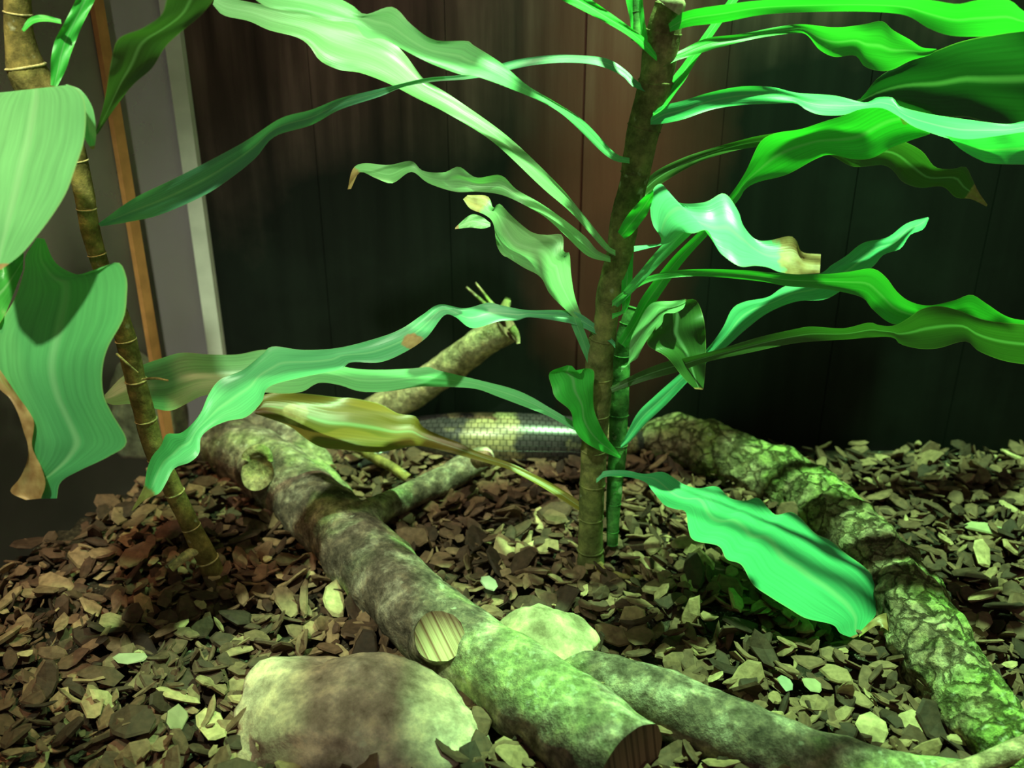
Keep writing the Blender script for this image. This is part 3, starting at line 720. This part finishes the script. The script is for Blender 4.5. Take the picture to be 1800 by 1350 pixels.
# L13
leaf(mainp, [([(1185, 95), (1200, 87), (1243, 67), (1300, 60), (1397, 43), (1467, 48), (1517, 43), (1550, 37), (1570, 53), (1600, 70), (1620, 83), (1646, 86)],
              [(1186, 108), (1200, 103), (1267, 83), (1333, 67), (1400, 58), (1420, 63), (1440, 87), (1467, 100), (1503, 98), (1520, 117), (1547, 125), (1570, 122), (1600, 107), (1633, 97), (1646, 88)],
              [.61, .62, .635, .65], [.3, -.3, -1.0, -.9])], GREEN, (0.0, 0.1), seed=16, ruffle=.15)
# L14 broad leaf, its shade put into the dark tint
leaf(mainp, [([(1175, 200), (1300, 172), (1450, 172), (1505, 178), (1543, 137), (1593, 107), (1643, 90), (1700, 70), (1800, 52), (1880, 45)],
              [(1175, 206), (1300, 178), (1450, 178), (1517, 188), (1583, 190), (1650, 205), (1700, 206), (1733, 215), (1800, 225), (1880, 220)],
              [.64, .68, .70, .70, .69], [-.2, -.5, -.9, -.8])], DARK, seed=17, label='broad leaf at the right, tinted dark for the shade on it')
# L15 bright leaf with folded crest
leaf(mainp, [([(1160, 188), (1200, 177), (1250, 162), (1303, 152), (1357, 153), (1400, 163), (1467, 168), (1520, 180), (1543, 171), (1570, 172), (1583, 187), (1633, 200), (1700, 210), (1767, 218), (1800, 213), (1860, 205)],
              [(1162, 218), (1200, 210), (1250, 193), (1300, 185), (1367, 182), (1400, 182), (1417, 193), (1443, 202), (1483, 202), (1513, 192), (1550, 190), (1580, 205), (1605, 222), (1640, 235), (1670, 244), (1700, 247), (1760, 240), (1800, 235), (1860, 228)],
              [.62, .625, .625, .62, .61], [-.5, -.2, 1.0, .9, .9]),
             ([(1660, 238), (1700, 245), (1760, 238), (1800, 232), (1860, 225)], [(1667, 242), (1690, 263), (1720, 280), (1750, 288), (1860, 290)], [.612, .61], [-.8, -.8])], (0.10, 0.62, 0.22), (0.0, 0.06), 'bright leaf with a white-lit crest', seed=18)
# L17 leaf behind, brown tip
leaf(mainp, [([(1122, 335), (1150, 303), (1197, 279), (1243, 263), (1300, 247), (1350, 236), (1450, 225), (1560, 240), (1617, 263), (1643, 293), (1673, 297), (1697, 293), (1707, 310), (1720, 337), (1736, 360)],
              [(1126, 350), (1160, 325), (1200, 300), (1250, 277), (1317, 260), (1400, 255), (1460, 273), (1500, 293), (1550, 290), (1570, 300), (1587, 320), (1617, 330), (1657, 328), (1680, 347), (1707, 350), (1734, 363)],
              [.65, .67, .70, .72, .72], [-.3, -.5, -.9, -.8])], OLIVE, (0.07, 0.05), 'dark leaf with a dry tip, behind the bright one', seed=19)
# L18 leaf pointing up to the right
leaf(mainp, [([(1098, 770), (1120, 727), (1150, 697), (1197, 655), (1243, 613), (1270, 577), (1287, 543), (1310, 530), (1350, 522), (1380, 503), (1443, 480), (1460, 467), (1487, 450), (1517, 427), (1560, 417), (1593, 393), (1631, 381)],
              [(1108, 776), (1135, 745), (1170, 712), (1210, 670), (1250, 630), (1280, 607), (1310, 580), (1350, 550), (1400, 530), (1447, 527), (1480, 510), (1533, 470), (1553, 448), (1583, 437), (1600, 413), (1623, 403), (1633, 384)],
              [.74, .72, .71, .70, .69], [.2, .3, .7, .8, .7])], (0.10, 0.50, 0.24), (0.0, 0.03), seed=20, ruffle=.15)
# L19 long leaf to the right edge
leaf(mainp, [([(1088, 518), (1131, 489), (1183, 476), (1240, 473), (1310, 475), (1367, 480), (1440, 482), (1490, 478), (1533, 472), (1557, 487), (1577, 513), (1600, 530), (1633, 537), (1677, 528), (1707, 518), (1733, 533), (1767, 555), (1800, 563), (1860, 566)],
              [(1090, 528), (1133, 499), (1185, 488), (1240, 486), (1333, 494), (1383, 503), (1450, 508), (1513, 522), (1533, 543), (1563, 567), (1600, 575), (1650, 588), (1720, 596), (1800, 598), (1860, 600)],
              [.67, .665, .66, .65, .64], [.3, -.5, -.9, -.9, -.8])], GREEN, (0.0, 0.04), seed=21)
# L20 long leaf below it
leaf(mainp, [([(1073, 681), (1117, 657), (1167, 637), (1200, 630), (1267, 613), (1333, 593), (1400, 578), (1427, 574), (1483, 577), (1527, 567), (1547, 572), (1573, 572), (1600, 557), (1620, 543), (1650, 538), (1683, 545), (1733, 563), (1800, 570), (1860, 575)],
              [(1076, 690), (1133, 670), (1197, 652), (1243, 636), (1317, 620), (1400, 603), (1483, 597), (1563, 592), (1583, 605), (1617, 613), (1650, 612), (1697, 600), (1720, 617), (1760, 633), (1800, 640), (1860, 645)],
              [.70, .68, .66, .64, .62], [.2, -.4, -.8, -.9])], OLIVE, seed=22)
# L21 hanging folded leaf, lit and shaded parts put into the tints
leaf(mainp, [([(1104, 638), (1108, 600), (1120, 572), (1144, 534), (1183, 529), (1206, 525)], [(1109, 637), (1120, 630), (1129, 612), (1142, 591), (1163, 570), (1168, 552), (1186, 550), (1201, 542), (1206, 529)], [.685, .68, .675], [.9, .9]),
             ([(1168, 550), (1148, 582), (1138, 606), (1172, 628), (1202, 665), (1222, 684)], [(1205, 527), (1225, 529), (1238, 565), (1241, 609), (1240, 650), (1236, 685)], [.68, .685, .69], [-.3, -.5], (0.05, 0.14, 0.03))], (0.26, 0.55, 0.24), (0.02, 0.02), 'folded hanging leaf, tinted lit above and shaded below', seed=23)
# upper short leaves and stalks
leaf(mainp, [([(1149, 88), (1133, 67), (1083, 30), (1040, 0), (1010, -20)], [(1140, 95), (1100, 60), (1033, 23), (987, 0), (960, -12)], [.60, .59, .58], [.5, .6])], BRIGHT, seed=24)
leaf(mainp, [([(1128, 85), (1112, 63), (1107, 33), (1100, 0), (1098, -20)], [(1140, 85), (1138, 63), (1133, 33), (1130, 0), (1128, -20)], [.605, .60], [.2, .2])], BRIGHT, seed=25)
leaf(mainp, [([(1160, 186), (1180, 140), (1200, 113), (1230, 70), (1280, 0), (1290, -15)], [(1168, 190), (1190, 160), (1205, 140), (1225, 105), (1262, 50), (1305, -10)], [.62, .62, .62], [.5, .5])], BRIGHT, seed=26)
leaf(mainp, [([(1086, 408), (1098, 385), (1116, 363), (1131, 347), (1148, 333)], [(1098, 420), (1112, 410), (1128, 390), (1140, 372), (1149, 345)], [.645, .635, .625], [-.6, -.6])], BRIGHT, seed=27)
leaf(mainp, [([(1093, 545), (1092, 520), (1094, 470), (1098, 425)], [(1102, 545), (1110, 510), (1113, 460), (1114, 420)], [.675, .665], [.2, .2])], BRIGHT, seed=28)
leaf(mainp, [([(1036, 645), (1017, 602), (1003, 568), (1000, 555)], [(1042, 640), (1037, 607), (1024, 572), (1020, 560)], [.70, .685], [.2, .2])], MINT, seed=29)

# unseen second shoot, added above the frame so its leaves dapple the bed
def shade_leaf(parent, pts, width, seed=0, tint=GREEN):
    q = catmull([tuple(p) for p in pts], 26); V = []; UV = []; T = []; D = []; Fc = []; M = 7
    fr = frames(q)
    for i, (p, t, a, b) in enumerate(fr):
        s = i/25; w_ = width*(0.18 + 0.82*math.sin(math.pi*min(1, 0.12+s*0.88))**0.7) if s > 0.15 else width*0.2
        side = t.cross(Vector((0, 0, 1))).normalized()
        for j in range(M):
            e = 1-2*j/(M-1)
            V.append(p + side*e*w_/2 + Vector((0, 0, abs(e)*w_*0.12 + 0.12*w_*abs(e)*math.sin(s*14+seed+2*e)))); UV.append((j/(M-1), s*2)); T.append((*tint, 1)); D.append((0, 0, 0, 1))
    for i in range(25):
        for j in range(M-1):
            k = i*M+j; Fc.append((k, k+M, k+M+1, k+1))
    return mesh_obj('leaf', V, Fc, LEAF, parent, uvs=UV, cols={'tint': T, 'dry': D})  # added leaf, out of view, placed to shade the bed
S0 = P(1117, -25, .603)
stem_mesh(mainp, [(1119, 70, .606, 9), (1118, -25, .603, 9), (1118, -200, .60, 9), (1120, -420, .58, 9)], STEM_GREEN, seed=66, n=60)  # added shoot carrying the shading leaves
sx_, sy_ = S0.x, S0.y
for pts, wd in [
    ([(sx_, sy_, .56), (.088, .58, .60), (.09, .54, .59), (.08, .50, .54)], .040),
    ([(sx_, sy_, .60), (.06, .645, .64), (.03, .640, .62), (-.01, .63, .58)], .028),
    ([(sx_, sy_, .58), (.10, .565, .63), (.15, .535, .63), (.20, .54, .61), (.245, .552, .56)], .028),
    ([(sx_, sy_, .60), (.16, .70, .66), (.25, .74, .63), (.31, .76, .56)], .032),
    ]: shade_leaf(mainp, pts, wd, seed=int(wd*1000))

# ---------------- cane plant at the left
base2 = G(385, 1030)
lp = empty('dracaena_plant', base2); tag(lp, 'leaning tan cane plant at the left edge with broad glossy leaves', 'plant')
ld = lambda py: 0.622/(cP + sP*(675-py)/F)
o = stem_mesh(lp, [(30, -30, ld(-30), 22), (34, 60, ld(60), 24), (50, 130, ld(130), 34), (80, 180, ld(180), 30), (125, 250, ld(250), 20), (146, 330, ld(330), 17), (160, 410, ld(410), 16), (185, 490, ld(490), 15), (212, 565, ld(565), 17), (232, 640, ld(640), 18), (252, 720, ld(720), 18), (272, 790, ld(790), 18), (300, 850, ld(850), 17), (333, 920, ld(920), 16), (363, 980, ld(980), 19), (388, 1035, ld(1035), 18)], CANE_TAN, seed=71, ringmat=NODE_RING, ringk=1.05)
for pts in ([(205, 622, .66, 2.2), (225, 640, .655, 2), (243, 655, .655, 1.2)], [(250, 667, .66, 2.4), (272, 665, .655, 2.4), (296, 669, .655, 1.6)], [(300, 1000, .73, 7), (330, 975, .735, 9), (355, 965, .74, 7)]):
    V, Fc, UV = loft(px_path(pts), 10, 8, 0.1, 100, seed=72); mesh_obj('aerial_root', V, Fc, NODE_RING, lp)
# broad upper leaf
leaf(lp, [([(50, 192), (25, 178), (0, 162), (-30, 190), (-50, 250), (-60, 300), (-60, 350), (-50, 400), (-40, 440), (-20, 462), (-8, 475)],
           [(70, 182), (90, 168), (117, 149), (143, 165), (151, 200), (147, 250), (133, 293), (117, 337), (93, 377), (63, 417), (37, 447), (2, 474)],
           [.56, .545, .53, .52, .52], [.9, .9, .5, .3, .2]),
          ([(112, 152), (130, 168), (141, 195), (146, 235), (160, 262)], [(117, 148), (143, 159), (163, 190), (169, 233), (166, 262)], [.545, .545], [-.8, -.8])],
     (0.22, 0.58, 0.24), (0.05, 0.02), 'broad glossy leaf with a bright highlight, upper left', seed=41, fold=.08, M=17, ruffle=.015)
# broad lower leaf
leaf(lp, [([(65, 418), (45, 450), (43, 473), (27, 523), (5, 560), (-12, 600), (-8, 640), (0, 668), (17, 697), (33, 727), (43, 760), (50, 783), (50, 810), (37, 840), (20, 863), (45, 877)],
           [(78, 420), (98, 462), (137, 483), (167, 477), (207, 461), (222, 487), (223, 517), (217, 560), (190, 610), (180, 650), (182, 693), (197, 727), (223, 777), (190, 803), (140, 827), (107, 847), (100, 876)],
           [.565, .56, .555, .56, .57], [.6, .4, .3, .2, .1])], (0.20, 0.62, 0.22), (0.0, 0.0), 'broad leaf hanging at the left with a torn square end', seed=42, fold=.07, M=17, ruffle=.015, tint2=(0.06, 0.30, 0.12))
# dried margin of that leaf
leaf(lp, [([(-10, 655), (-2, 682), (17, 700), (32, 728), (42, 760), (49, 783), (48, 810), (35, 840), (18, 864), (45, 879)],
           [(0, 650), (14, 670), (32, 697), (52, 725), (60, 745), (56, 780), (62, 800), (72, 820), (80, 850), (72, 876)],
           [.562, .562, .567], [.2, .2])], (0.5, 0.4, 0.15), (1.0, 0.5), 'dry tan leaf margin', seed=43, M=6)
leaf(lp, [([(89, 150), (89, 123), (90, 100), (97, 70), (113, 40), (133, 0), (140, -20)], [(101, 152), (117, 120), (123, 100), (133, 73), (147, 40), (167, 0), (178, -25)], [.57, .57], [-.5, -.5])], BRIGHT, seed=44)
leaf(lp, [([(165, 240), (178, 200), (187, 160), (197, 100), (210, 67), (250, 50), (283, 27), (293, 0), (300, -25)], [(172, 235), (200, 193), (233, 150), (267, 120), (290, 83), (317, 57), (350, 30), (373, 3), (395, -25)], [.56, .53, .50], [-.6, -.8])], OLIVE, (0, 0.04), 'olive leaf rising to the top edge, in the shade', seed=45)
leaf(lp, [([(38, 52), (50, 33), (73, 26), (107, 34)], [(42, 56), (60, 41), (83, 38), (108, 42)], [.56, .56], [.3, .3])], BRIGHT, seed=46)
leaf(lp, [([(-30, 470), (5, 465), (42, 440)], [(-30, 600), (5, 560), (40, 475)], [.575, .575], [.3, .3])], GREEN, seed=47)

# ================================================================ CHIPS: nearest ones as pieces, the rest as one bed
objs = []; rest = []
cand = []
for c in chips:
    u, v, d = proj(c[:3])
    vis = -20 < u < 1820 and 760 < v < 1370 and c[6] > 0.62
    cand.append((c[3]/d if vis else 0, c))
cand.sort(key=lambda t: -t[0])
objs = [c for s, c in cand[:300]]; rest = [c for s, c in cand[300:]]
from mathutils import Euler
chip_meshes = []
for k, (sv, sf) in enumerate(shapes):
    me = bpy.data.meshes.new('bark_chip'); me.from_pydata(sv, [], sf); me.materials.append(CHIP); chip_meshes.append(me)
for c in objs:
    o = bpy.data.objects.new('bark_chip', chip_meshes[c[7]]); COL.objects.link(o); o.parent = floor
    o.location = (c[0], c[1], c[2]+0.002); o.rotation_euler = c[4]; o.scale = (c[3],)*3
V = []; Fc = []; S = []
for c in rest:
    sv, sf = shapes[c[7]]
    mt = Euler(c[4]).to_matrix()*c[3]; arr = np.array(sv) @ np.array(mt).T + np.array(c[:3]); o0 = len(V)
    V.extend(map(tuple, arr)); Fc.extend([tuple(i+o0 for i in f) for f in sf]); S.extend([(c[5],)*3+(1,)]*len(sv))
bed = mesh_obj('bark_chips', V, Fc, CHIPS, floor, smooth=False, cols={'shade': S}); tag(bed, kind='stuff')

# single pale pieces that stand out on the bed
def piece(name, label, cat, px, py, lpx, asp, rz, col, seed, tilt=0.2, z=0.02):
    r = random.Random(seed); sv, sf = chip_shape(r); p = G(px, py, z); s = lpx*depth_of(p)/F
    ys = max(abs(v[1]) for v in sv)*2
    me = bpy.data.meshes.new(name)
    me.from_pydata([(v[0]*s, v[1]/ys*asp*s, v[2]*s*0.7) for v in sv], [], sf)
    col = tuple(x*0.58 for x in col)
    me.materials.append(plain(name+'_wood', col, 0.7, 0.3, 0.15, 120))
    o = bpy.data.objects.new(name, me); COL.objects.link(o); o.location = p; o.rotation_euler = (tilt, 0.1, rz); tag(o, label, cat)
piece('bark_chip', 'pale cream slim chip lying left of the tan rock', 'chip', 232, 1157, 66, .42, R(10), (0.62, 0.56, 0.36), 1)
piece('bark_chip', 'oval tan chip standing up left of the tan rock', 'chip', 312, 1262, 60, .7, R(80), (0.42, 0.36, 0.22), 2, 0.6)
piece('bark_chip', 'pale squarish chip near the middle of the right side', 'chip', 1428, 1205, 44, .9, R(70), (0.55, 0.50, 0.3), 3)
piece('bark_chip', 'upright mint-lit chip beside the pale squarish one', 'chip', 1382, 1200, 50, .6, R(85), (0.45, 0.5, 0.36), 4)
piece('bark_chip', 'large pale chip in the upper right of the bed', 'chip', 1740, 930, 90, .3, R(-22), (0.55, 0.52, 0.28), 5)
piece('bark_chip', 'curved mint-lit chip in the open bed before the stems', 'chip', 860, 1025, 48, .5, R(-55), (0.5, 0.5, 0.36), 6)
